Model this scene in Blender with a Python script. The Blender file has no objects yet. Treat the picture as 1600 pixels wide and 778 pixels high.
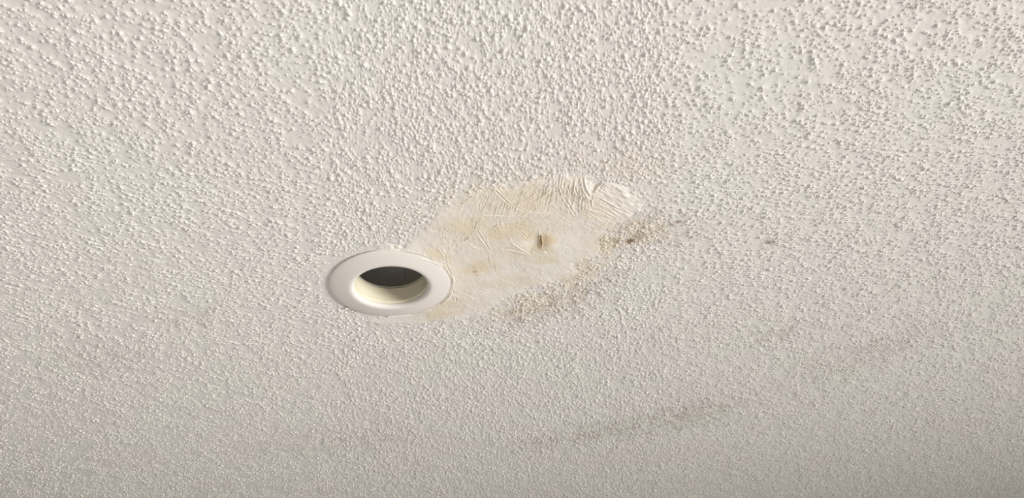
import bpy, bmesh, math
import numpy as np
from mathutils import Matrix, Vector

# ------------------------------------------------------------------ camera, world, lights, exposure
CEIL_Z = 2.4
CAM_Z = 1.75
PITCH, ROLL, FOCAL_PX = math.radians(34.82), math.radians(-6.2), 1209.0
LIGHT_X, LIGHT_Y = -0.190, 0.9922            # centre of the recessed light on the ceiling
scene = bpy.context.scene
col = scene.collection

fwd = Vector((0, math.cos(PITCH), math.sin(PITCH)))
right0, up0 = Vector((1, 0, 0)), Vector((0, -math.sin(PITCH), math.cos(PITCH)))
cam_right = math.cos(ROLL) * right0 + math.sin(ROLL) * up0
cam_up = -math.sin(ROLL) * right0 + math.cos(ROLL) * up0
cam_data = bpy.data.cameras.new('camera')
cam = bpy.data.objects.new('camera', cam_data)
col.objects.link(cam)
m = Matrix((cam_right, cam_up, -fwd)).transposed().to_4x4()
m.translation = Vector((0, 0, CAM_Z))
cam.matrix_world = m
cam_data.sensor_width = 36.0
cam_data.lens = 36.0 * FOCAL_PX / 1600.0
cam_data.clip_start = 0.02
cam_data.dof.use_dof = True
cam_data.dof.focus_distance = 1.13
cam_data.dof.aperture_fstop = 11.0
scene.camera = cam

world = bpy.data.worlds.new('room_ambient')
world.use_nodes = True
world.node_tree.nodes['Background'].inputs['Color'].default_value = (1.0, 0.97, 0.925, 1)
world.node_tree.nodes['Background'].inputs['Strength'].default_value = 0.04
scene.world = world


def area_light(name, loc, target, sx, sy, power, colour):
    d = bpy.data.lights.new(name, 'AREA')
    d.shape = 'RECTANGLE'
    d.size, d.size_y = sx, sy
    d.energy = power
    d.color = colour
    o = bpy.data.objects.new(name, d)
    o.location = loc
    o.rotation_euler = (Vector(target) - Vector(loc)).to_track_quat('-Z', 'Y').to_euler()
    col.objects.link(o)
    return o


# daylight from a far window to the right and behind the camera, and an added upward fill lamp standing in for bounce off an unseen floor
area_light('window_daylight', (6.0, -0.8, 0.30), (0.0, -2.8, 0.6), 1.8, 1.9, 560.0, (1.0, 0.975, 0.945)).data.spread = math.radians(150)
area_light('floor_bounce_fill', (-0.20, 0.25, 0.05), (-0.20, 0.25, 2.0), 1.4, 1.4, 29.0, (1.0, 0.965, 0.92))

scene.view_settings.view_transform = 'Standard'
scene.view_settings.look = 'None'
scene.view_settings.exposure = 0.02
scene.view_settings.gamma = 1.0
scene.view_settings.use_curve_mapping = False


# ------------------------------------------------------------------ helpers
def ceil_pt(px, py):
    """Point of the ceiling plane seen at a pixel of the 1600 x 778 photograph (a survey of the real ceiling)."""
    d = fwd * FOCAL_PX + cam_right * (px - 800.0) - cam_up * (py - 389.0)
    t = (CEIL_Z - CAM_Z) / d.z
    return np.array((d.x * t, d.y * t))


def tag(o, label=None, cat=None, kind=None, group=None):
    if label: o['label'] = label
    if cat: o['category'] = cat
    if kind: o['kind'] = kind
    if group: o['group'] = group
    return o


def link(name, mesh, material=None, parent=None, smooth=True):
    o = bpy.data.objects.new(name, mesh)
    col.objects.link(o)
    if material: mesh.materials.append(material)
    if parent: o.parent = parent
    if smooth: mesh.polygons.foreach_set('use_smooth', np.ones(len(mesh.polygons), dtype=bool))
    return o


def h01(ix, iy, seed):
    h = (ix.astype(np.int64) * 374761393 + iy.astype(np.int64) * 668265263 + seed * 974634777) & 0xFFFFFFFF
    h = ((h ^ (h >> 13)) * 1274126177) & 0xFFFFFFFF
    h = ((h ^ (h >> 16)) * 2246822519) & 0xFFFFFFFF
    h = h ^ (h >> 15)
    return (h & 0xFFFFFF).astype(np.float64) / 16777216.0


def vnoise(x, y, seed):
    ix, iy = np.floor(x), np.floor(y)
    fx, fy = x - ix, y - iy
    fx, fy = fx * fx * (3 - 2 * fx), fy * fy * (3 - 2 * fy)
    ix, iy = ix.astype(np.int64), iy.astype(np.int64)
    a, b = h01(ix, iy, seed), h01(ix + 1, iy, seed)
    c, d = h01(ix, iy + 1, seed), h01(ix + 1, iy + 1, seed)
    return (a + (b - a) * fx) * (1 - fy) + (c + (d - c) * fx) * fy


def fbm(x, y, seed, n=3):
    s, a, t = 0.0, 1.0, 0.0
    for k in range(n):
        s = s + a * vnoise(x * 2 ** k, y * 2 ** k, seed + k * 17)
        t += a
        a *= 0.5
    return s / t


def sstep(e0, e1, x):
    t = np.clip((x - e0) / (e1 - e0), 0, 1)
    return t * t * (3 - 2 * t)


def grains(x, y, cell, prob, rmin, rmax, hmin, hmax, seed):
    """Height of a scatter of rounded plaster crumbs (metres); prob is an array or number."""
    gx, gy = np.floor(x / cell).astype(np.int64), np.floor(y / cell).astype(np.int64)
    out = np.zeros_like(x)
    for dx in (-1, 0, 1):
        for dy in (-1, 0, 1):
            cx, cy = gx + dx, gy + dy
            on = h01(cx, cy, seed) < prob
            px = (cx + h01(cx, cy, seed + 1)) * cell
            py = (cy + h01(cx, cy, seed + 2)) * cell
            s = h01(cx, cy, seed + 3)
            r = rmin + (rmax - rmin) * s * s
            ang = h01(cx, cy, seed + 4) * math.pi
            st = 1.0 + 0.7 * h01(cx, cy, seed + 5)
            ddx, ddy = x - px, y - py
            ca, sa = np.cos(ang), np.sin(ang)
            q = ((ddx * ca + ddy * sa) / (r * st)) ** 2 + ((-ddx * sa + ddy * ca) / r) ** 2
            hh = (hmin + (hmax - hmin) * (0.4 * s + 0.6 * h01(cx, cy, seed + 6))) * np.clip(1 - q, 0, 1) ** 0.65
            out = np.maximum(out, np.where(on, hh, 0.0))
    return out


def seg_dist(x, y, a, b):
    """distance to a segment, side sign and parameter along it"""
    d = b - a
    L2 = float(d @ d) + 1e-12
    t = np.clip(((x - a[0]) * d[0] + (y - a[1]) * d[1]) / L2, 0, 1)
    ex, ey = x - a[0] - t * d[0], y - a[1] - t * d[1]
    return np.hypot(ex, ey), np.sign(d[0] * ey - d[1] * ex), t


def poly_sdf(x, y, poly):
    d = np.full_like(x, 1e9)
    inside = np.zeros(x.shape, dtype=bool)
    n = len(poly)
    for i in range(n):
        a, b = poly[i], poly[(i + 1) % n]
        d = np.minimum(d, seg_dist(x, y, a, b)[0])
        c = (a[1] > y) != (b[1] > y)
        with np.errstate(divide='ignore', invalid='ignore'):
            xi = (b[0] - a[0]) * (y - a[1]) / (b[1] - a[1] + 1e-15) + a[0]
        inside ^= c & (x < xi)
    return np.where(inside, -d, d)


# ------------------------------------------------------------------ materials
def principled(name, colour, rough=0.8, spec=0.3):
    mt = bpy.data.materials.new(name)
    mt.use_nodes = True
    b = mt.node_tree.nodes['Principled BSDF']
    b.inputs['Base Color'].default_value = (*colour, 1)
    b.inputs['Roughness'].default_value = rough
    b.inputs['Specular IOR Level'].default_value = spec
    return mt, mt.node_tree, b


def noise_bump(nt, b, scale, strength, dist, detail=3.0):
    tc = nt.nodes.new('ShaderNodeTexCoord')
    n = nt.nodes.new('ShaderNodeTexNoise')
    n.inputs['Scale'].default_value = scale
    n.inputs['Detail'].default_value = detail
    bp = nt.nodes.new('ShaderNodeBump')
    bp.inputs['Strength'].default_value = strength
    bp.inputs['Distance'].default_value = dist
    nt.links.new(tc.outputs['Object'], n.inputs['Vector'])
    nt.links.new(n.outputs['Fac'], bp.inputs['Height'])
    nt.links.new(bp.outputs['Normal'], b.inputs['Normal'])
    return tc


def mix_col(nt, fac, a, b):
    mx = nt.nodes.new('ShaderNodeMix')
    mx.data_type = 'RGBA'
    for sock, v in ((mx.inputs[0], fac), (mx.inputs[6], a), (mx.inputs[7], b)):
        if isinstance(v, (tuple, float)):
            sock.default_value = v
        else:
            nt.links.new(v, sock)
    return mx.outputs[2]


def stained(name, base, base2, bump_scale, bump_strength, bump_dist, attr='GEOMETRY'):
    """painted plaster whose stains (attributes written on the mesh) colour it"""
    mt, nt, b = principled(name, base, 0.95, 0.05)
    tc = noise_bump(nt, b, bump_scale, bump_strength, bump_dist)
    n = nt.nodes.new('ShaderNodeTexNoise')
    n.inputs['Scale'].default_value = 5.0
    n.inputs['Detail'].default_value = 2.0
    geo = nt.nodes.new('ShaderNodeNewGeometry')
    nt.links.new(geo.outputs['Position'], n.inputs['Vector'])
    rp = nt.nodes.new('ShaderNodeMapRange')
    rp.inputs[1].default_value, rp.inputs[2].default_value = 0.35, 0.65
    nt.links.new(n.outputs['Fac'], rp.inputs[0])
    c = mix_col(nt, rp.outputs[0], (*base, 1), (*base2, 1))
    for at, tint in (('yellow_stain', (0.75, 0.62, 0.42, 1)), ('brown_stain', (0.20, 0.11, 0.05, 1)), ('dust', (0.26, 0.19, 0.13, 1))):
        a = nt.nodes.new('ShaderNodeAttribute')
        a.attribute_name = at
        a.attribute_type = attr
        c = mix_col(nt, a.outputs['Fac'], c, tint)
    nt.links.new(c, b.inputs['Base Color'])
    return mt


M_POPCORN = stained('popcorn_plaster', (0.76, 0.715, 0.68), (0.757, 0.727, 0.682), 700.0, 0.35, 0.0008)
M_CRUMB = stained('popcorn_crumb_plaster', (0.76, 0.715, 0.68), (0.757, 0.727, 0.682), 1.2, 0.0, 0.0006, 'INSTANCER')
M_PATCH = stained('patching_plaster', (0.83, 0.775, 0.72), (0.83, 0.78, 0.71), 700.0, 0.25, 0.0004)
M_BOARD = principled('ceiling_paint', (0.74, 0.71, 0.66), 0.9, 0.15)
noise_bump(M_BOARD[1], M_BOARD[2], 160.0, 0.8, 0.003)
M_TRIM = principled('white_enamel', (0.81, 0.765, 0.71), 0.6, 0.15)
noise_bump(M_TRIM[1], M_TRIM[2], 260.0, 0.06, 0.0004)
M_BAFFLE = principled('cream_enamel', (0.74, 0.69, 0.53), 0.5, 0.35)
noise_bump(M_BAFFLE[1], M_BAFFLE[2], 900.0, 0.08, 0.0003)
M_CAN = principled('dark_grey_steel', (0.55, 0.53, 0.51), 0.55, 0.4)
noise_bump(M_CAN[1], M_CAN[2], 120.0, 0.1, 0.001)
M_LIP = principled('grey_metal_edge', (0.55, 0.53, 0.47), 0.4, 0.5)
M_RIDGE = principled('dried_plaster', (0.82, 0.765, 0.69), 0.85, 0.2)
noise_bump(M_RIDGE[1], M_RIDGE[2], 700.0, 0.3, 0.0005)
M_PAPER = principled('torn_paper', (0.62, 0.47, 0.29), 0.9, 0.1)
noise_bump(M_PAPER[1], M_PAPER[2], 700.0, 0.3, 0.0005)

# ------------------------------------------------------------------ the ceiling: board with a round cut-out
C0 = np.array((LIGHT_X, LIGHT_Y))
R_FLANGE = 0.0931
R_HOLE = 0.0905


def build_board():
    bm = bmesh.new()
    X0, X1, Y0, Y1 = -3.2, 3.2, -1.6, 4.8
    N = 96
    rings = []
    for z in (CEIL_Z + 0.0006, CEIL_Z + 0.0130):
        inner, outer = [], []
        for k in range(N):
            a = 2 * math.pi * k / N
            ca, sa = math.cos(a), math.sin(a)
            inner.append(bm.verts.new((LIGHT_X + 0.086 * ca, LIGHT_Y + 0.086 * sa, z)))
            tx = ((X1 if ca > 0 else X0) - LIGHT_X) / ca if abs(ca) > 1e-9 else 1e9
            ty = ((Y1 if sa > 0 else Y0) - LIGHT_Y) / sa if abs(sa) > 1e-9 else 1e9
            t = min(tx, ty)
            outer.append(bm.verts.new((LIGHT_X + t * ca, LIGHT_Y + t * sa, z)))
        rings.append((inner, outer))
    (i0, o0), (i1, o1) = rings
    for k in range(N):
        j = (k + 1) % N
        bm.faces.new((i0[k], i0[j], o0[j], o0[k]))
        bm.faces.new((i1[j], i1[k], o1[k], o1[j]))
        bm.faces.new((i0[j], i0[k], i1[k], i1[j]))
        bm.faces.new((o0[k], o0[j], o1[j], o1[k]))
    bmesh.ops.recalc_face_normals(bm, faces=bm.faces)
    me = bpy.data.meshes.new('ceiling')
    bm.to_mesh(me)
    bm.free()
    return me


ceiling = link('ceiling', build_board(), M_BOARD[0], smooth=False)
tag(ceiling, 'off-white popcorn textured ceiling with a smooth repair patch', kind='structure')


# ------------------------------------------------------------------ popcorn coat and plaster patch as one sculpted surface
def graded(*spec):
    """edges and spacings in turn: e0, d01, e1, d12, e2 ... (finer where the repair patch and the light are)"""
    e, d = spec[0::2], spec[1::2]
    parts = [np.linspace(e[i], e[i + 1], max(2, int((e[i + 1] - e[i]) / d[i])), endpoint=(i == len(d) - 1)) for i in range(len(d))]
    return np.concatenate(parts)


AX, AY = 0.085, -0.457
L = math.log
theta = graded(-0.80, 0.0036, -0.565, 0.00180, -0.25, 0.00050, 0.10, 0.00180, 0.485, 0.0036, 0.72)
logr = graded(L(0.60), 0.006, L(0.935), 0.0020, L(1.24), 0.00058, L(1.68), 0.0022, L(3.70), 0.006, L(4.3))
TH, LR = np.meshgrid(theta, logr)
RR = np.exp(LR)
nrow, ncol = TH.shape
X = (AX + RR * np.sin(TH)).ravel()
Y = (AY + RR * np.cos(TH)).ravel()

PATCH_PX = [(598, 512), (560, 500), (600, 486), (612, 440), (600, 400), (578, 394), (606, 384), (642, 370), (664, 352), (690, 333), (714, 314), (738, 300), (770, 290),
            (810, 288), (850, 282), (880, 276), (905, 273), (935, 276), (965, 290), (992, 304), (1004, 322), (985, 340), (957, 352), (943, 372),
            (926, 396), (905, 416), (880, 434), (846, 446), (812, 457), (785, 470), (765, 482), (745, 494), (716, 502), (680, 504), (640, 508)]
PATCH = np.array([ceil_pt(*p) for p in PATCH_PX])
near = (X > PATCH[:, 0].min() - 0.12) & (X < PATCH[:, 0].max() + 0.12) & (Y > PATCH[:, 1].min() - 0.12) & (Y < PATCH[:, 1].max() + 0.12)
sdf = np.full_like(X, 1.0)
sdf[near] = poly_sdf(X[near], Y[near], PATCH)
sdf[near] += (fbm(X[near] / 0.03, Y[near] / 0.03, 5) - 0.5) * 0.030 + (vnoise(X[near] / 0.007, Y[near] / 0.007, 9) - 0.5) * 0.010
cover = 1.0 - sstep(-0.010, 0.006, sdf)               # 1 inside the patch

rl = np.hypot(X - LIGHT_X, Y - LIGHT_Y)
al = np.degrees(np.arctan2(Y - LIGHT_Y, X - LIGHT_X))
ring = 1.0 - sstep(R_FLANGE + 0.003, R_FLANGE + 0.013 + 0.006 * vnoise(al / 9, rl * 0, 3), rl)

# scrubbed zone to the right of the patch where the crumbs are only smeared flat
scrub = np.zeros_like(X)
for (px, py, rad, amt) in ((975, 318, 0.050, 0.75), (950, 345, 0.030, 0.6), (905, 420, 0.022, 0.35), (760, 486, 0.03, 0.4), (590, 500, 0.03, 0.5), (640, 360, 0.02, 0.25), (620, 384, 0.022, 0.55)):
    c = ceil_pt(px, py)
    scrub = np.maximum(scrub, amt * np.exp(-((X - c[0]) ** 2 + (Y - c[1]) ** 2) / rad ** 2))

wx = X + (vnoise(X / 0.004, Y / 0.004, 21) - 0.5) * 0.0012
wy = Y + (vnoise(X / 0.004, Y / 0.004, 22) - 0.5) * 0.0012
clump = fbm(X / 0.022, Y / 0.022, 31, 3)
dens = np.clip((clump - 0.24) / 0.30, 0.32, 1.0)
LAYERS = ((0.0057, 0.41, 0.0012, 0.0026, 0.0010, 0.0027, 101), (0.0038, 0.38, 0.0009, 0.0017, 0.0007, 0.0017, 211))
g = np.zeros_like(X)
for cell, pr, r0, r1, h0, h1, sd in LAYERS:             # soft skirts under the crumbs
    g = np.maximum(g, grains(wx, wy, cell, pr * dens, r0 * 1.35, r1 * 1.35, h0 * 0.55, h1 * 0.55, sd))
g = np.maximum(g, grains(wx, wy, 0.0027, 0.40 * dens + 0.04, 0.0008, 0.0014, 0.0004, 0.0009, 307))
base = 0.0008 * clump + 0.0005 * fbm(X / 0.006, Y / 0.006, 41, 2)
keep = (1 - cover) * (1 - ring) * (1 - scrub)
H = base * (1 - 0.7 * cover) + g * np.clip(keep, 0, 1)

# ---- the patch: feathered skim coat, trowel drags, cuts and ridges
I = np.where((cover > 0.02) | (scrub > 0.05) | ((ring > 0.02) & near))[0]
x, y, cv = X[I], Y[I], cover[I]
hp = 0.0012 * sstep(0.0, 1.0, cv) + 0.0016 * (fbm(x / 0.055, y / 0.055, 51, 2) - 0.5) * cv


def drag(cpx, dpx, rad, amp, length, width, seed):
    """parallel trowel drags around a point, along a direction"""
    c, d = ceil_pt(*cpx), ceil_pt(cpx[0] + dpx[0], cpx[1] + dpx[1])
    t = (d - c) / np.hypot(*(d - c))
    u, v = (x - c[0]) * t[0] + (y - c[1]) * t[1], -(x - c[0]) * t[1] + (y - c[1]) * t[0]
    v = v + 0.003 * (vnoise(u / 0.03, v / 0.03, seed + 5) - 0.5)
    n = vnoise(u / length, v / width, seed) * 0.6 + vnoise(u / length * 1.7 + 7, v / width * 1.9, seed + 1) * 0.4
    n = np.clip((n - 0.45) / 0.4, 0, 1)
    w = np.exp(-((u * u + v * v) / rad ** 2) ** 1.5)
    return 0.34 * amp * n * w * (0.4 + 1.2 * vnoise(x / 0.012, y / 0.012, seed + 9))


hp += drag((765, 318), (6, -16), 0.055, 0.0012, 0.020, 0.00168, 61)
hp += drag((830, 305), (16, -12), 0.065, 0.0020, 0.016, 0.00161, 63)
hp += drag((890, 295), (3, -14), 0.050, 0.0026, 0.018, 0.00189, 65)
hp += drag((965, 312), (16, 9), 0.060, 0.0024, 0.016, 0.00161, 67)
hp += drag((700, 380), (4, -12), 0.040, 0.0007, 0.016, 0.00161, 69)
hp += drag((620, 390), (20, 4), 0.050, 0.0008, 0.024, 0.00161, 71)
hp += drag((690, 495), (8, -6), 0.045, 0.0010, 0.018, 0.00161, 73)
hp += drag((560, 492), (16, 8), 0.045, 0.0016, 0.018, 0.00161, 75)
hp += drag((750, 470), (14, 6), 0.050, 0.0010, 0.016, 0.00161, 77)
hp += drag((860, 355), (10, -5), 0.070, 0.0005, 0.020, 0.00161, 79)
hp += drag((930, 350), (10, -8), 0.030, 0.0014, 0.008, 0.00147, 81)
# pits and specks in the skim coat
hp -= 0.9 * grains(x, y, 0.009, 0.22 * (vnoise(x / 0.025, y / 0.025, 88) > 0.42), 0.0005, 0.0012, 0.0004, 0.0011, 83) * sstep(0.4, 0.9, cv)
hp += grains(x, y, 0.006, 0.30 * (vnoise(x / 0.03, y / 0.03, 87) > 0.5), 0.0005, 0.0013, 0.0002, 0.0007, 85) * sstep(0.3, 0.9, cv)
hp += 0.00035 * (fbm(x / 0.004, y / 0.004, 89, 3) - 0.5) + 0.0005 * (fbm(x / 0.014, y / 0.014, 90, 2) - 0.5)
# fine scratches left by the knife, in short runs of changing direction
for sd, ang in ((610, 35), (620, 75), (630, 110), (640, -20), (650, 5)):
    ang = ang + 50 * (vnoise(x / 0.05, y / 0.05, sd + 4) - 0.5)
    ca, sa = np.cos(np.radians(ang)), np.sin(np.radians(ang))
    xx, yy = x - 0.05, y - 1.0
    u, v = xx * ca + yy * sa, -xx * sa + yy * ca
    n = vnoise(u / 0.014, v / 0.0011, sd)
    hp -= 0.00030 * sstep(0.84, 0.98, n) * sstep(0.55, 0.85, vnoise(x / 0.03, y / 0.03, sd + 3)) * sstep(0.3, 0.8, cv)

# cuts: dark scored lines of the photograph, each a groove with a burr on one side (pixel polyline, width mm, depth mm)
CUTS = [([(844.2, 367), (845.6, 376), (844.2, 386)], 1.2, 3.2), ([(687, 472.5), (695, 464.5), (703.5, 455)], 1.6, 4.0), ([(705.8, 431.5), (706.2, 437)], 1.5, 5.0), ([(815.5, 361.5), (823.5, 371)], 1.1, 1.4), ([(851, 388.5), (856.5, 393)], 1.3, 1.8),
        ([(746, 360.5), (763.5, 387.5)], 1.3, 1.5), ([(743.8, 345), (740, 358), (735, 363)], 1.2, 1.6), ([(731.5, 368.5), (723.5, 375.5)], 1.3, 2.4),
        ([(732, 371), (729, 374)], 1.2, 2.0), ([(695.7, 368), (694.2, 373)], 1.3, 1.6), ([(687, 386), (695, 397), (697, 407)], 1.6, 1.4),
        ([(770, 354.7), (775.4, 349.3)], 1.2, 1.8), ([(910.4, 277.3), (912.2, 290), (919, 303)], 2.0, 3.2), ([(921.6, 311), (922.4, 320)], 1.8, 2.8),
        ([(881, 307), (898.5, 334.5)], 1.5, 2.2), ([(910.5, 306), (907.2, 317.5), (907.8, 327)], 1.5, 2.2), ([(908.3, 292), (908.3, 304)], 1.4, 2.0),
        ([(898, 290.5), (901.5, 302)], 1.4, 2.0), ([(875.3, 291.5), (879, 301)], 1.3, 1.6), ([(865.5, 267.5), (860, 275.5)], 1.7, 2.6),
        ([(774, 296.5), (781.3, 304), (795.8, 317.5)], 1.4, 1.8), ([(806, 322.3), (820.5, 329.3)], 1.2, 1.5), ([(735, 305.8), (718, 318.6)], 1.4, 2.0),
        ([(762.8, 304.8), (757.6, 319.4), (750.2, 329.8)], 1.2, 1.3), ([(730.3, 461.5), (742, 468)], 1.2, 1.3), ([(850, 367.5), (855.2, 355.5)], 1.1, 1.2),
        ([(639.5, 354.5), (634.5, 361), (636.5, 369)], 1.8, 2.4), ([(844, 297), (850, 288)], 1.2, 1.7), ([(822, 311), (836, 298)], 1.2, 1.4),
        ([(803, 320), (816, 311)], 1.2, 1.4), ([(845, 306), (852, 299)], 1.3, 2.0), ([(855, 318), (866, 305)], 1.2, 1.4), ([(889, 297), (886, 287)], 1.2, 1.6),
        ([(708, 492), (710, 502)], 1.3, 1.6), ([(712.8, 463), (711.8, 471)], 1.3, 1.8), ([(706, 446), (710, 462)], 1.2, 1.5),
        ([(802, 411), (807, 419)], 1.3, 1.6), ([(816, 423), (821, 419.5)], 1.1, 1.4), ([(880, 400), (884, 396), (881, 392)], 1.0, 1.0),
        ([(704.5, 425), (702, 420), (697, 411)], 1.4, 1.6), ([(830, 346), (826, 337)], 1.0, 1.0), ([(776, 292), (784, 300)], 1.2, 1.3)]
for pts, wmm, dmm in CUTS:
    P = [ceil_pt(*p) for p in pts]
    lo, hi = np.min(P, axis=0) - 0.012, np.max(P, axis=0) + 0.012
    S = np.where((x > lo[0]) & (x < hi[0]) & (y > lo[1]) & (y < hi[1]))[0]
    if not len(S): continue
    dbest, side = np.full(len(S), 1e9), np.zeros(len(S))
    for a, b in zip(P[:-1], P[1:]):
        d, s, _ = seg_dist(x[S], y[S], a, b)
        side = np.where(d < dbest, s, side)
        dbest = np.minimum(dbest, d)
    w = wmm * 0.00062
    hp[S] -= 0.40 * dmm * 0.001 * np.exp(-(dbest / w) ** 2)
    hp[S] += 0.16 * dmm * 0.001 * np.exp(-((dbest - 1.9 * w) / (1.3 * w)) ** 2)

# the hollow left of the torn tape, and the tape's own swelling to its right
for (px, py, rad, amp) in ((836, 377, 0.014, -0.0022), (852, 378, 0.018, 0.0016), (815, 385, 0.022, 0.0010), (800, 402, 0.02, -0.0006), (930, 288, 0.009, -0.0034), (918, 300, 0.016, 0.0018)):
    c = ceil_pt(px, py)
    hp += amp * np.exp(-((x - c[0]) ** 2 + (y - c[1]) ** 2) / rad ** 2)
# plaster heaped against and over the edge of the light's flange on the right and the far right
r_, a_ = rl[I], al[I]
sector = sstep(-108, -62, a_) * (1 - sstep(60, 100, a_))
hp += sector * cv * 0.0024 * np.exp(-np.clip(r_ - R_FLANGE, 0, None) / 0.014) * (0.85 + 0.3 * vnoise(a_ / 5, r_ * 0, 95))
H[I] += hp * np.clip(np.maximum(cv, 0.8 * scrub[I]), 0, 1)
meet = sector * cv * (1 - sstep(R_HOLE + 0.0008, R_FLANGE + 0.0022, r_))   # the heap feathers out on the flange
H[I] = H[I] * (1 - meet) + 0.0037 * meet
H = np.clip(H, -0.0004, 0.0068)

# ---- stains
yel, bro, dus = np.zeros_like(X), np.zeros_like(X), np.zeros_like(X)


def blot(arr, px, py, rx, ry, amt, ang=0.0, rough=0.5, seed=0):
    """stain centred at a photo pixel, radii in pixels there (converted to metres on the ceiling)"""
    c = ceil_pt(px, py)
    ca, sa = math.cos(math.radians(ang)), math.sin(math.radians(ang))
    e1 = ceil_pt(px + rx * ca, py - rx * sa) - c
    e2 = ceil_pt(px + ry * sa, py + ry * ca) - c
    inv = np.linalg.inv(np.array((e1, e2)).T)
    dx, dy = X - c[0], Y - c[1]
    q = np.hypot(inv[0, 0] * dx + inv[0, 1] * dy, inv[1, 0] * dx + inv[1, 1] * dy)
    sel = q < 2.2
    n = fbm(X[sel] / 0.018, Y[sel] / 0.018, 400 + seed, 3)
    v = amt * (1 - sstep(0.15, 1.35, q[sel] + (n - 0.5) * 2 * rough))
    arr[sel] = np.maximum(arr[sel], v)


for k, (px, py, rx, ry, am, an) in enumerate(((800, 345, 130, 60, .20, 8), (720, 430, 90, 50, .16, 20), (840, 312, 75, 26, .40, 8), (765, 318, 40, 20, .30, 0), (725, 355, 36, 18, .42, 10), (790, 360, 60, 17, .48, 5),
        (822, 366, 20, 13, .62, 0), (848, 377, 20, 14, .75, 0), (745, 420, 42, 13, .48, 12), (815, 395, 34, 12, .36, 0), (685, 396, 18, 9, .45, -30),
        (690, 480, 34, 16, .42, 20), (800, 440, 60, 10, .25, 5), (852, 404, 20, 8, .42, 0), (930, 330, 30, 16, .30, -15), (945, 380, 26, 24, .38, 40),
        (910, 425, 45, 16, .34, 30), (840, 475, 70, 18, .24, 14), (1000, 360, 45, 24, .30, 0), (980, 262, 60, 26, .12, 0), (905, 250, 25, 12, .15, 0), (700, 425, 12, 20, .3, 0))):
    blot(yel, px, py, rx * 1.2, ry * 1.15, min(1.0, am * 1.35), an, 0.7, k)
for k, (px, py, rx, ry, am, an) in enumerate(((984, 376, 9, 5, .95, 10), (994, 371, 14, 8, .40, 30), (962, 377, 6, 4, .45, 0), (845, 376, 2.2, 9, .8, 4), (843, 368, 4, 2, .6, 0), (850, 377, 11, 10, .20, 0),
        (1060, 346, 6, 2.5, .75, 25), (742, 423, 4, 2, .4, 0), (542, 478, 6, 3, .55, -20), (287, 486, 5, 3, .3, 0), (1428, 8, 8, 4, .25, 0), (1205, 378, 5, 3, .4, 0))):
    blot(bro, px, py, rx, ry, am, an, 0.5, 30 + k)
for k, (px, py, rx, ry, am, an) in enumerate(((1075, 648, 85, 22, .17, 12), (960, 672, 110, 18, .14, 10), (850, 692, 70, 14, .12, 8), (1380, 545, 90, 18, .12, 16), (1215, 520, 60, 16, .10, 14),
        (1300, 570, 80, 30, .08, 10), (880, 470, 110, 24, .16, 20), (1020, 360, 80, 30, .12, 0), (300, 500, 60, 20, .08, 0), (150, 560, 90, 26, .07, 0), (520, 690, 120, 24, .08, 5),
        (1200, 375, 14, 6, .25, 0), (1440, 8, 30, 12, .10, 0))):
    blot(dus, px, py, rx, ry, am * 1.35, an, 0.8, 60 + k)
dus_crumb = dus * 0.75
dus *= 0.25 + 1.5 * sstep(0.4, 0.65, vnoise(X / 0.009, Y / 0.009, 99)) * (1 - np.clip(g / 0.0018, 0, 1))       # the dust sits between the crumbs
cutmask = np.zeros_like(X)

# ---- faces: leave out the cut-out of the light, split patch from popcorn
idx = np.arange(nrow * ncol).reshape(nrow, ncol)
quads = np.stack((idx[:-1, :-1], idx[1:, :-1], idx[1:, 1:], idx[:-1, 1:]), -1).reshape(-1, 4)
quads = quads[(rl[quads] > R_HOLE).all(1)]
is_patch = (cover[quads] > 0.5).mean(1) > 0.5
Z = CEIL_Z - H


def build_sheet(name, q, material, parent):
    used, inv = np.unique(q, return_inverse=True)
    me = bpy.data.meshes.new(name)
    nv, nf = len(used), len(q)
    me.vertices.add(nv)
    me.vertices.foreach_set('co', np.stack((X[used], Y[used], Z[used]), 1).astype(np.float32).ravel())
    me.loops.add(nf * 4)
    me.loops.foreach_set('vertex_index', inv.astype(np.int32).ravel())
    me.polygons.add(nf)
    me.polygons.foreach_set('loop_start', (np.arange(nf) * 4).astype(np.int32))
    me.update(calc_edges=True)
    for nm, arr in (('yellow_stain', yel), ('brown_stain', bro), ('dust', dus)):
        a = me.attributes.new(nm, 'FLOAT', 'POINT')
        a.data.foreach_set('value', np.clip(arr[used], 0, 1).astype(np.float32))
    return link(name, me, material, parent)


popcorn = build_sheet('popcorn_texture', quads[~is_patch], M_POPCORN, ceiling)
tag(popcorn, kind='stuff')
patch = build_sheet('plaster_patch', quads[is_patch], M_PATCH, ceiling)
tag(patch, 'smooth yellow-stained plaster repair patch with trowel marks beside the recessed light')


# ------------------------------------------------------------------ the crumbs of the popcorn coat (tens of thousands: one stuff part)
def grid_at(px_, py_, arr):
    r, t = np.hypot(px_ - AX, py_ - AY), np.arctan2(px_ - AX, py_ - AY)
    i = np.clip(np.searchsorted(logr, np.log(r)), 0, nrow - 1)
    j = np.clip(np.searchsorted(theta, t), 0, ncol - 1)
    return arr[i * ncol + j]


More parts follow.
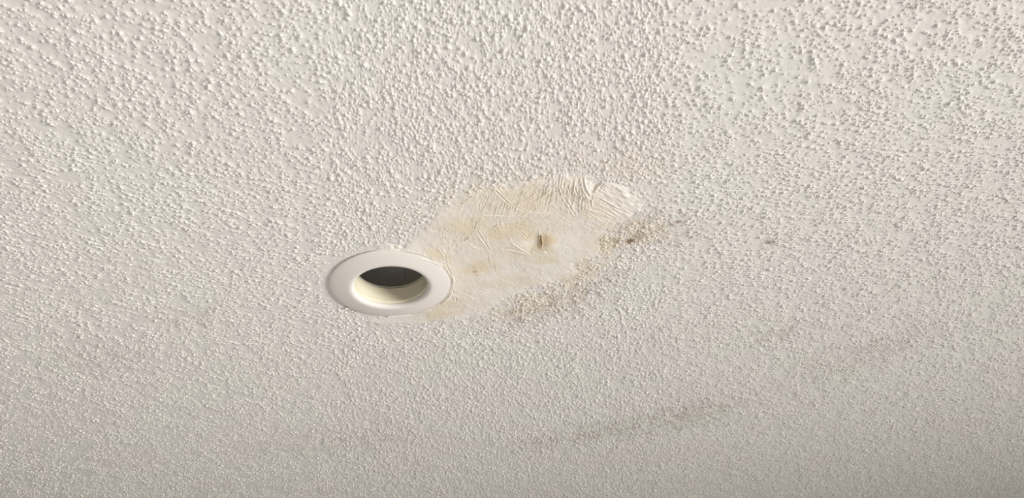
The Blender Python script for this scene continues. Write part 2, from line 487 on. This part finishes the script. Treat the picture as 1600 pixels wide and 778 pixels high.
sheet_low = H - g * np.clip(keep, 0, 1)
crumb = {k: [] for k in ('co', 'rot', 'scl', 'yellow_stain', 'brown_stain', 'dust', 'variant')}
for cell, pr, r0, r1, h0, h1, sd in LAYERS:
    gx, gy = np.meshgrid(np.arange(int(-2.2 / cell), int(2.6 / cell)), np.arange(int(0.25 / cell), int(3.5 / cell)))
    gx, gy = gx.ravel(), gy.ravel()
    px_, py_ = (gx + h01(gx, gy, sd + 1)) * cell, (gy + h01(gx, gy, sd + 2)) * cell
    r, t = np.hypot(px_ - AX, py_ - AY), np.arctan2(px_ - AX, py_ - AY)
    cl = fbm(px_ / 0.022, py_ / 0.022, 31, 3)
    on = (h01(gx, gy, sd) < pr * np.clip((cl - 0.24) / 0.30, 0.32, 1.0)) & (t > -0.66) & (t < 0.58) & (r > 0.80) & (r < 3.85)
    gx, gy, px_, py_ = gx[on], gy[on], px_[on], py_[on]
    kp = grid_at(px_, py_, keep)
    s_ = h01(gx, gy, sd + 3)
    rad = (r0 + (r1 - r0) * s_ * s_)
    st = 1.0 + 0.5 * h01(gx, gy, sd + 5)
    hh = h0 + (h1 - h0) * (0.4 * s_ + 0.6 * h01(gx, gy, sd + 6))
    ok = (h01(gx, gy, sd + 7) < kp * 1.4 - 0.3) & (np.hypot(px_ - LIGHT_X, py_ - LIGHT_Y) > R_FLANGE + 0.003)
    f = np.clip(kp, 0.3, 1)
    zz = CEIL_Z - grid_at(px_, py_, sheet_low) - 0.12 * hh * f
    n = int(ok.sum())
    crumb['co'].append(np.stack((px_, py_, zz), 1)[ok])
    crumb['rot'].append(np.stack((0.5 * (h01(gx, gy, sd + 8) - 0.5), 0.5 * (h01(gx, gy, sd + 9) - 0.5), h01(gx, gy, sd + 4) * math.pi), 1)[ok])
    crumb['scl'].append(np.stack((rad * st * 0.92, rad * 0.92, hh * 0.70 * f), 1)[ok])
    crumb['variant'].append((h01(gx, gy, sd + 10) * 4).astype(np.int32)[ok])
    for nm, arr in (('yellow_stain', yel), ('brown_stain', bro), ('dust', dus_crumb)):
        crumb[nm].append(grid_at(px_, py_, arr)[ok])
crumb = {k: np.concatenate(v) for k, v in crumb.items()}
n_crumb = len(crumb['co'])
me = bpy.data.meshes.new('popcorn_crumbs')
me.vertices.add(n_crumb)
me.vertices.foreach_set('co', crumb['co'].astype(np.float32).ravel())
for nm, ty in (('rot', 'FLOAT_VECTOR'), ('scl', 'FLOAT_VECTOR')):
    me.attributes.new(nm, ty, 'POINT').data.foreach_set('vector', crumb[nm].astype(np.float32).ravel())
me.attributes.new('variant', 'INT', 'POINT').data.foreach_set('value', crumb['variant'])
for nm in ('yellow_stain', 'brown_stain', 'dust'):
    me.attributes.new(nm, 'FLOAT', 'POINT').data.foreach_set('value', np.clip(crumb[nm], 0, 1).astype(np.float32))
crumbs = link('popcorn_crumbs', me, M_CRUMB, ceiling, smooth=False)
tag(crumbs, kind='stuff')


def crumb_nodes():
    ng = bpy.data.node_groups.new('crumbs_on_ceiling', 'GeometryNodeTree')
    ng.interface.new_socket('Geometry', in_out='INPUT', socket_type='NodeSocketGeometry')
    ng.interface.new_socket('Geometry', in_out='OUTPUT', socket_type='NodeSocketGeometry')
    N, K = ng.nodes, ng.links
    gi, go = N.new('NodeGroupInput'), N.new('NodeGroupOutput')
    to_inst = N.new('GeometryNodeGeometryToInstance')
    for k in range(4):
        ico = N.new('GeometryNodeMeshIcoSphere')
        ico.inputs['Radius'].default_value = 1.0
        ico.inputs['Subdivisions'].default_value = 3
        nz = N.new('ShaderNodeTexNoise')
        nz.noise_dimensions = '4D'
        nz.inputs['Scale'].default_value = 1.1
        nz.inputs['Detail'].default_value = 1.5
        nz.inputs['W'].default_value = 3.7 * k
        sub = N.new('ShaderNodeVectorMath')
        sub.operation = 'SUBTRACT'
        sub.inputs[1].default_value = (0.5, 0.5, 0.5)
        sc = N.new('ShaderNodeVectorMath')
        sc.operation = 'SCALE'
        sc.inputs['Scale'].default_value = 1.3
        sp = N.new('GeometryNodeSetPosition')
        K.new(nz.outputs['Color'], sub.inputs[0])
        K.new(sub.outputs[0], sc.inputs[0])
        K.new(sc.outputs[0], sp.inputs['Offset'])
        K.new(ico.outputs['Mesh'], sp.inputs['Geometry'])
        sm = N.new('GeometryNodeSetShadeSmooth')
        mt = N.new('GeometryNodeSetMaterial')
        mt.inputs['Material'].default_value = M_CRUMB
        K.new(sp.outputs[0], sm.inputs['Geometry'])
        K.new(sm.outputs[0], mt.inputs['Geometry'])
        K.new(mt.outputs[0], to_inst.inputs[0])
    iop = N.new('GeometryNodeInstanceOnPoints')
    iop.inputs['Pick Instance'].default_value = True
    K.new(gi.outputs[0], iop.inputs['Points'])
    K.new(to_inst.outputs[0], iop.inputs['Instance'])
    for nm, ty, sock in (('variant', 'INT', 'Instance Index'), ('rot', 'FLOAT_VECTOR', 'Rotation'), ('scl', 'FLOAT_VECTOR', 'Scale')):
        na = N.new('GeometryNodeInputNamedAttribute')
        na.data_type = ty
        na.inputs['Name'].default_value = nm
        out = next(o for o in na.outputs if o.enabled and o.name == 'Attribute')
        if sock == 'Rotation':
            e = N.new('FunctionNodeEulerToRotation')
            K.new(out, e.inputs[0])
            out = e.outputs[0]
        K.new(out, iop.inputs[sock])
    K.new(iop.outputs[0], go.inputs[0])
    return ng


crumbs.modifiers.new('crumbs', 'NODES').node_group = crumb_nodes()

# ------------------------------------------------------------------ raised ridges, torn tape and crumbs of the patch
def surf(p):
    """height of the sculpted surface below the board at a ceiling point (nearest grid vertex)"""
    r, t = math.hypot(p[0] - AX, p[1] - AY), math.atan2(p[0] - AX, p[1] - AY)
    i = min(max(int(np.searchsorted(logr, math.log(r))), 0), nrow - 1)
    j = min(max(int(np.searchsorted(theta, t)), 0), ncol - 1)
    return H[i * ncol + j]


def ridge_mesh(name, pts, w, h):
    """a tapered burr of plaster along a polyline lying on the surface"""
    P = []
    for a, b in zip(pts[:-1], pts[1:]):
        for k in range(4):
            P.append(ceil_pt(a[0] + (b[0] - a[0]) * k / 4, a[1] + (b[1] - a[1]) * k / 4))
    P.append(ceil_pt(*pts[-1]))
    n = len(P)
    verts, faces = [], []
    for k, p in enumerate(P):
        d = P[min(k + 1, n - 1)] - P[max(k - 1, 0)]
        d = d / (np.hypot(*d) + 1e-9)
        s = np.array((-d[1], d[0]))
        t = k / (n - 1)
        f = 0.25 + 0.75 * math.sin(math.pi * min(max(t, 0.04), 0.96)) ** 0.6
        f *= 0.8 + 0.4 * ((k * 37) % 11) / 11
        z0 = CEIL_Z - surf(p)
        for off, hh in ((-1.0, -0.0008), (-0.45, 0.75 * h * f), (0.1, h * f), (0.6, 0.6 * h * f), (1.0, -0.0008)):
            q = p + s * off * w * f
            verts.append((q[0], q[1], z0 - hh))
    for k in range(n - 1):
        for c in range(4):
            a = k * 5 + c
            faces.append((a, a + 1, a + 6, a + 5))
    faces.append((4, 3, 2, 1, 0))
    faces.append(tuple((n - 1) * 5 + c for c in range(5)))
    me = bpy.data.meshes.new(name)
    me.from_pydata(verts, [], faces)
    me.update()
    bm = bmesh.new()
    bm.from_mesh(me)
    bmesh.ops.recalc_face_normals(bm, faces=bm.faces)
    bm.to_mesh(me)
    bm.free()
    return me


RIDGES = [([(795, 374), (812, 386), (829.5, 396)], .0012, .0016), ([(779, 387.4), (800, 389.5), (830.5, 396)], .0009, .0012), ([(832, 385), (831.3, 396)], .0008, .0011),
          ([(846.8, 390.5), (856.5, 396.6)], .0011, .0015), ([(842.8, 354.5), (841.6, 367.5)], .0009, .0011), ([(743, 363.5), (759, 384)], .0009, .0010),
          ([(759.7, 366), (763, 384)], .0008, .0009), ([(762.8, 391), (767.4, 416)], .0009, .0010), ([(733, 379), (738, 384), (748, 387.3)], .0010, .0010),
          ([(782, 343), (785.5, 354.5)], .0009, .0010), ([(749, 334.8), (775, 335.4), (801, 335.8)], .0009, .0012), ([(819, 329.2), (840, 331), (860, 332)], .0008, .0010),
          ([(826.3, 336), (829.6, 346)], .0009, .0010), ([(774, 406), (774.8, 424)], .0008, .0008), ([(761, 450.3), (774, 450.5)], .0009, .0010),
          ([(820.5, 420), (828.5, 420.8)], .0008, .0009), ([(912.6, 278), (915.5, 291), (922, 301.5)], .0014, .0022), ([(925.5, 296), (927, 309)], .0010, .0014),
          ([(777, 305), (792, 318)], .0008, .0009), ([(684, 383), (692, 393), (699, 408)], .0010, .0012), ([(600, 391), (613, 390.2), (622, 391.3)], .0010, .0014),
          ([(985, 298), (1000, 306)], .0013, .0016), ([(664, 358), (684, 361)], .0008, .0008), ([(528, 488), (541, 498)], .0010, .0016), ([(512, 486), (528, 492)], .0009, .0014),
          ([(708, 455), (709.5, 466)], .0010, .0014)]
for pts, w, h in RIDGES:
    link('plaster_ridge', ridge_mesh('plaster_ridge', pts, w * 0.8, h * 0.5), M_RIDGE[0], patch)


def flap_mesh(name, px_pts, lift, thick):
    """a curled scrap: a fan of points standing off the surface by lift (m), with thickness"""
    bm = bmesh.new()
    lo, hi = [], []
    for (px, py), l in zip(px_pts, lift):
        p = ceil_pt(px, py)
        z = CEIL_Z - surf(p) - l
        lo.append(bm.verts.new((p[0], p[1], z)))
        hi.append(bm.verts.new((p[0], p[1], z + thick)))
    n = len(lo)
    bm.faces.new(lo)
    bm.faces.new(list(reversed(hi)))
    for k in range(n):
        j = (k + 1) % n
        bm.faces.new((lo[k], hi[k], hi[j], lo[j]))
    bmesh.ops.triangulate(bm, faces=bm.faces)
    bmesh.ops.recalc_face_normals(bm, faces=bm.faces)
    me = bpy.data.meshes.new(name)
    bm.to_mesh(me)
    bm.free()
    return me


o = link('torn_tape', flap_mesh('torn_tape', [(842.6, 368), (844, 367.5), (844.4, 377), (844.0, 386), (842.6, 382), (842, 375)], [.0004, .0010, .0013, .0008, .0004, .0002], .0004), M_PAPER[0], patch, smooth=False)
tag(o, 'torn brown edge of paper tape')
o = link('torn_tape', ridge_mesh('torn_tape', [(845.8, 369), (847.3, 377), (846.0, 385)], .0006, .0008), M_PAPER[0], patch)
tag(o, 'tan curled paper edge right of the tear')
link('plaster_flap', ridge_mesh('plaster_flap', [(942.5, 284), (935, 290.5), (927, 298)], .0022, .0022), M_RIDGE[0], patch)

# ------------------------------------------------------------------ the recessed light
light = bpy.data.objects.new('recessed_light', None)
light.location = (LIGHT_X, LIGHT_Y, CEIL_Z)
light.empty_display_size = 0.05
col.objects.link(light)
tag(light, 'round white recessed ceiling light trim with a cream baffle and dark empty opening', 'ceiling light')


def lathe(name, prof, material, parent, n=128):
    """closed profile of (radius, z above the ceiling)"""
    a = np.linspace(0, 2 * math.pi, n, endpoint=False)
    k = len(prof)
    verts = [(r * math.cos(t), r * math.sin(t), z) for t in a for r, z in prof]
    faces = []
    for i in range(n):
        j = (i + 1) % n
        for c in range(k):
            d = (c + 1) % k
            faces.append((i * k + c, j * k + c, j * k + d, i * k + d))
    me = bpy.data.meshes.new(name)
    me.from_pydata(verts, [], faces)
    bm = bmesh.new()
    bm.from_mesh(me)
    bmesh.ops.recalc_face_normals(bm, faces=bm.faces)
    bm.to_mesh(me)
    bm.free()
    return link(name, me, material, parent)


lathe('trim_ring', [(0.0931, -0.0012), (0.0931, -0.0022), (0.0926, -0.0029), (0.0915, -0.0034), (0.086, -0.0047), (0.078, -0.0062), (0.070, -0.0074),
                    (0.066, -0.0080), (0.0630, -0.0083), (0.0608, -0.0082), (0.0588, -0.0076), (0.0573, -0.0066), (0.0562, -0.0052), (0.0555, -0.0034), (0.0553, -0.0020),
                    (0.0563, -0.0020), (0.0575, -0.0045), (0.0600, -0.0065), (0.070, -0.0060), (0.085, -0.0035), (0.0915, -0.0018)], M_TRIM[0], light)
lathe('baffle', [(0.0553, -0.0022), (0.0548, 0.004), (0.0541, 0.014), (0.0533, 0.024), (0.0529, 0.0275), (0.0541, 0.0275), (0.0553, 0.014), (0.0562, -0.0022)], M_BAFFLE[0], light)
o = lathe('baffle_rim', [(0.0529, 0.0275), (0.0526, 0.0279), (0.0528, 0.0285), (0.0541, 0.0285), (0.0542, 0.0275)], M_LIP[0], light)
tag(o, 'thin grey metal rim at the top of the baffle')
can = lathe('housing_can', [(0.0790, 0.0010), (0.0790, 0.060), (0.0790, 0.120), (0.0785, 0.1225), (0.070, 0.124), (0.0006, 0.124), (0.0006, 0.1255), (0.071, 0.1255), (0.0795, 0.1235),
                            (0.0803, 0.120), (0.0803, 0.060), (0.0803, 0.0010)], M_CAN[0], light)
tag(can, 'dark grey inside of the housing')
# folded seam of the can, straight up its far side
bm = bmesh.new()
bmesh.ops.create_cube(bm, size=1.0, matrix=Matrix.Translation((0.006, 0.0782, 0.061)) @ Matrix.Diagonal((0.0035, 0.0016, 0.118, 1)))
me = bpy.data.meshes.new('can_seam')
bm.to_mesh(me)
bm.free()
link('can_seam', me, M_CAN[0], can, smooth=False)


# ---- plaster stuck on the flange: thin beads along its right rim and a few crumbs (sub-parts of the patch)
def bead(name, a0, a1, r0, r1, w, h):
    """bead of plaster following the flange rim between two angles (degrees)"""
    n = 14
    verts, faces = [], []
    for k in range(n + 1):
        t = k / n
        a, r = math.radians(a0 + (a1 - a0) * t), r0 + (r1 - r0) * t
        f = (0.3 + 0.7 * math.sin(math.pi * min(max(t, .05), .95)) ** 0.5) * (0.75 + 0.5 * ((k * 29) % 13) / 13)
        zs = -0.0034 - max(0.0, 0.0915 - r) * 0.20
        for off, hh in ((-1, -0.0006), (-0.5, h * f * 0.8), (0.1, h * f), (0.6, h * f * 0.5), (1.0, -0.0022)):
            rr = r + off * w * f
            verts.append((LIGHT_X + rr * math.cos(a), LIGHT_Y + rr * math.sin(a), CEIL_Z + zs - hh))
    for k in range(n):
        for c in range(4):
            q = k * 5 + c
            faces.append((q, q + 1, q + 6, q + 5))
    faces += [(4, 3, 2, 1, 0), tuple(n * 5 + c for c in range(5))]
    me = bpy.data.meshes.new(name)
    me.from_pydata(verts, [], faces)
    bm = bmesh.new()
    bm.from_mesh(me)
    bmesh.ops.recalc_face_normals(bm, faces=bm.faces)
    bm.to_mesh(me)
    bm.free()
    return link(name, me, M_RIDGE[0], patch)


def rim_angle(px, py):
    p = ceil_pt(px, py) - C0
    return math.degrees(math.atan2(p[1], p[0])), float(np.hypot(*p))


for (p0, p1, w, h) in (((654, 399), (672, 404), .0016, .0009), ((674, 405), (690, 413), .0017, .0010), ((692, 414.5), (704, 430), .0013, .0008), ((604, 494.5), (640, 489.5), .0022, .0008),
                       ((655, 487), (672, 480), .0014, .0007), ((706, 433), (706, 444), .0010, .0007)):
    a0, r0 = rim_angle(*p0)
    a1, r1 = rim_angle(*p1)
    bead('plaster_bead', a0, a1, min(r0, .0945), min(r1, .0945), w, h)
for (px, py, s) in ((540.5, 479.5, .0028), (549.5, 483.8, .0020), (554.5, 485.5, .0016), (557, 486.7, .0013), (702, 431, .0013)):
    p = ceil_pt(px, py)
    bm = bmesh.new()
    bmesh.ops.create_icosphere(bm, subdivisions=2, radius=1.0)
    for v in bm.verts:
        v.co *= 0.8 + 0.4 * float(h01(np.array([int(v.co.x * 97)]), np.array([int(v.co.y * 91 + v.co.z * 53)]), 3)[0])
    bmesh.ops.transform(bm, matrix=Matrix.Translation((p[0], p[1], CEIL_Z - 0.0030)) @ Matrix.Diagonal((s * 1.1, s * 0.7, s * 0.45, 1)), verts=bm.verts)
    me = bpy.data.meshes.new('plaster_crumb')
    bm.to_mesh(me)
    bm.free()
    link('plaster_crumb', me, M_RIDGE[0], patch)
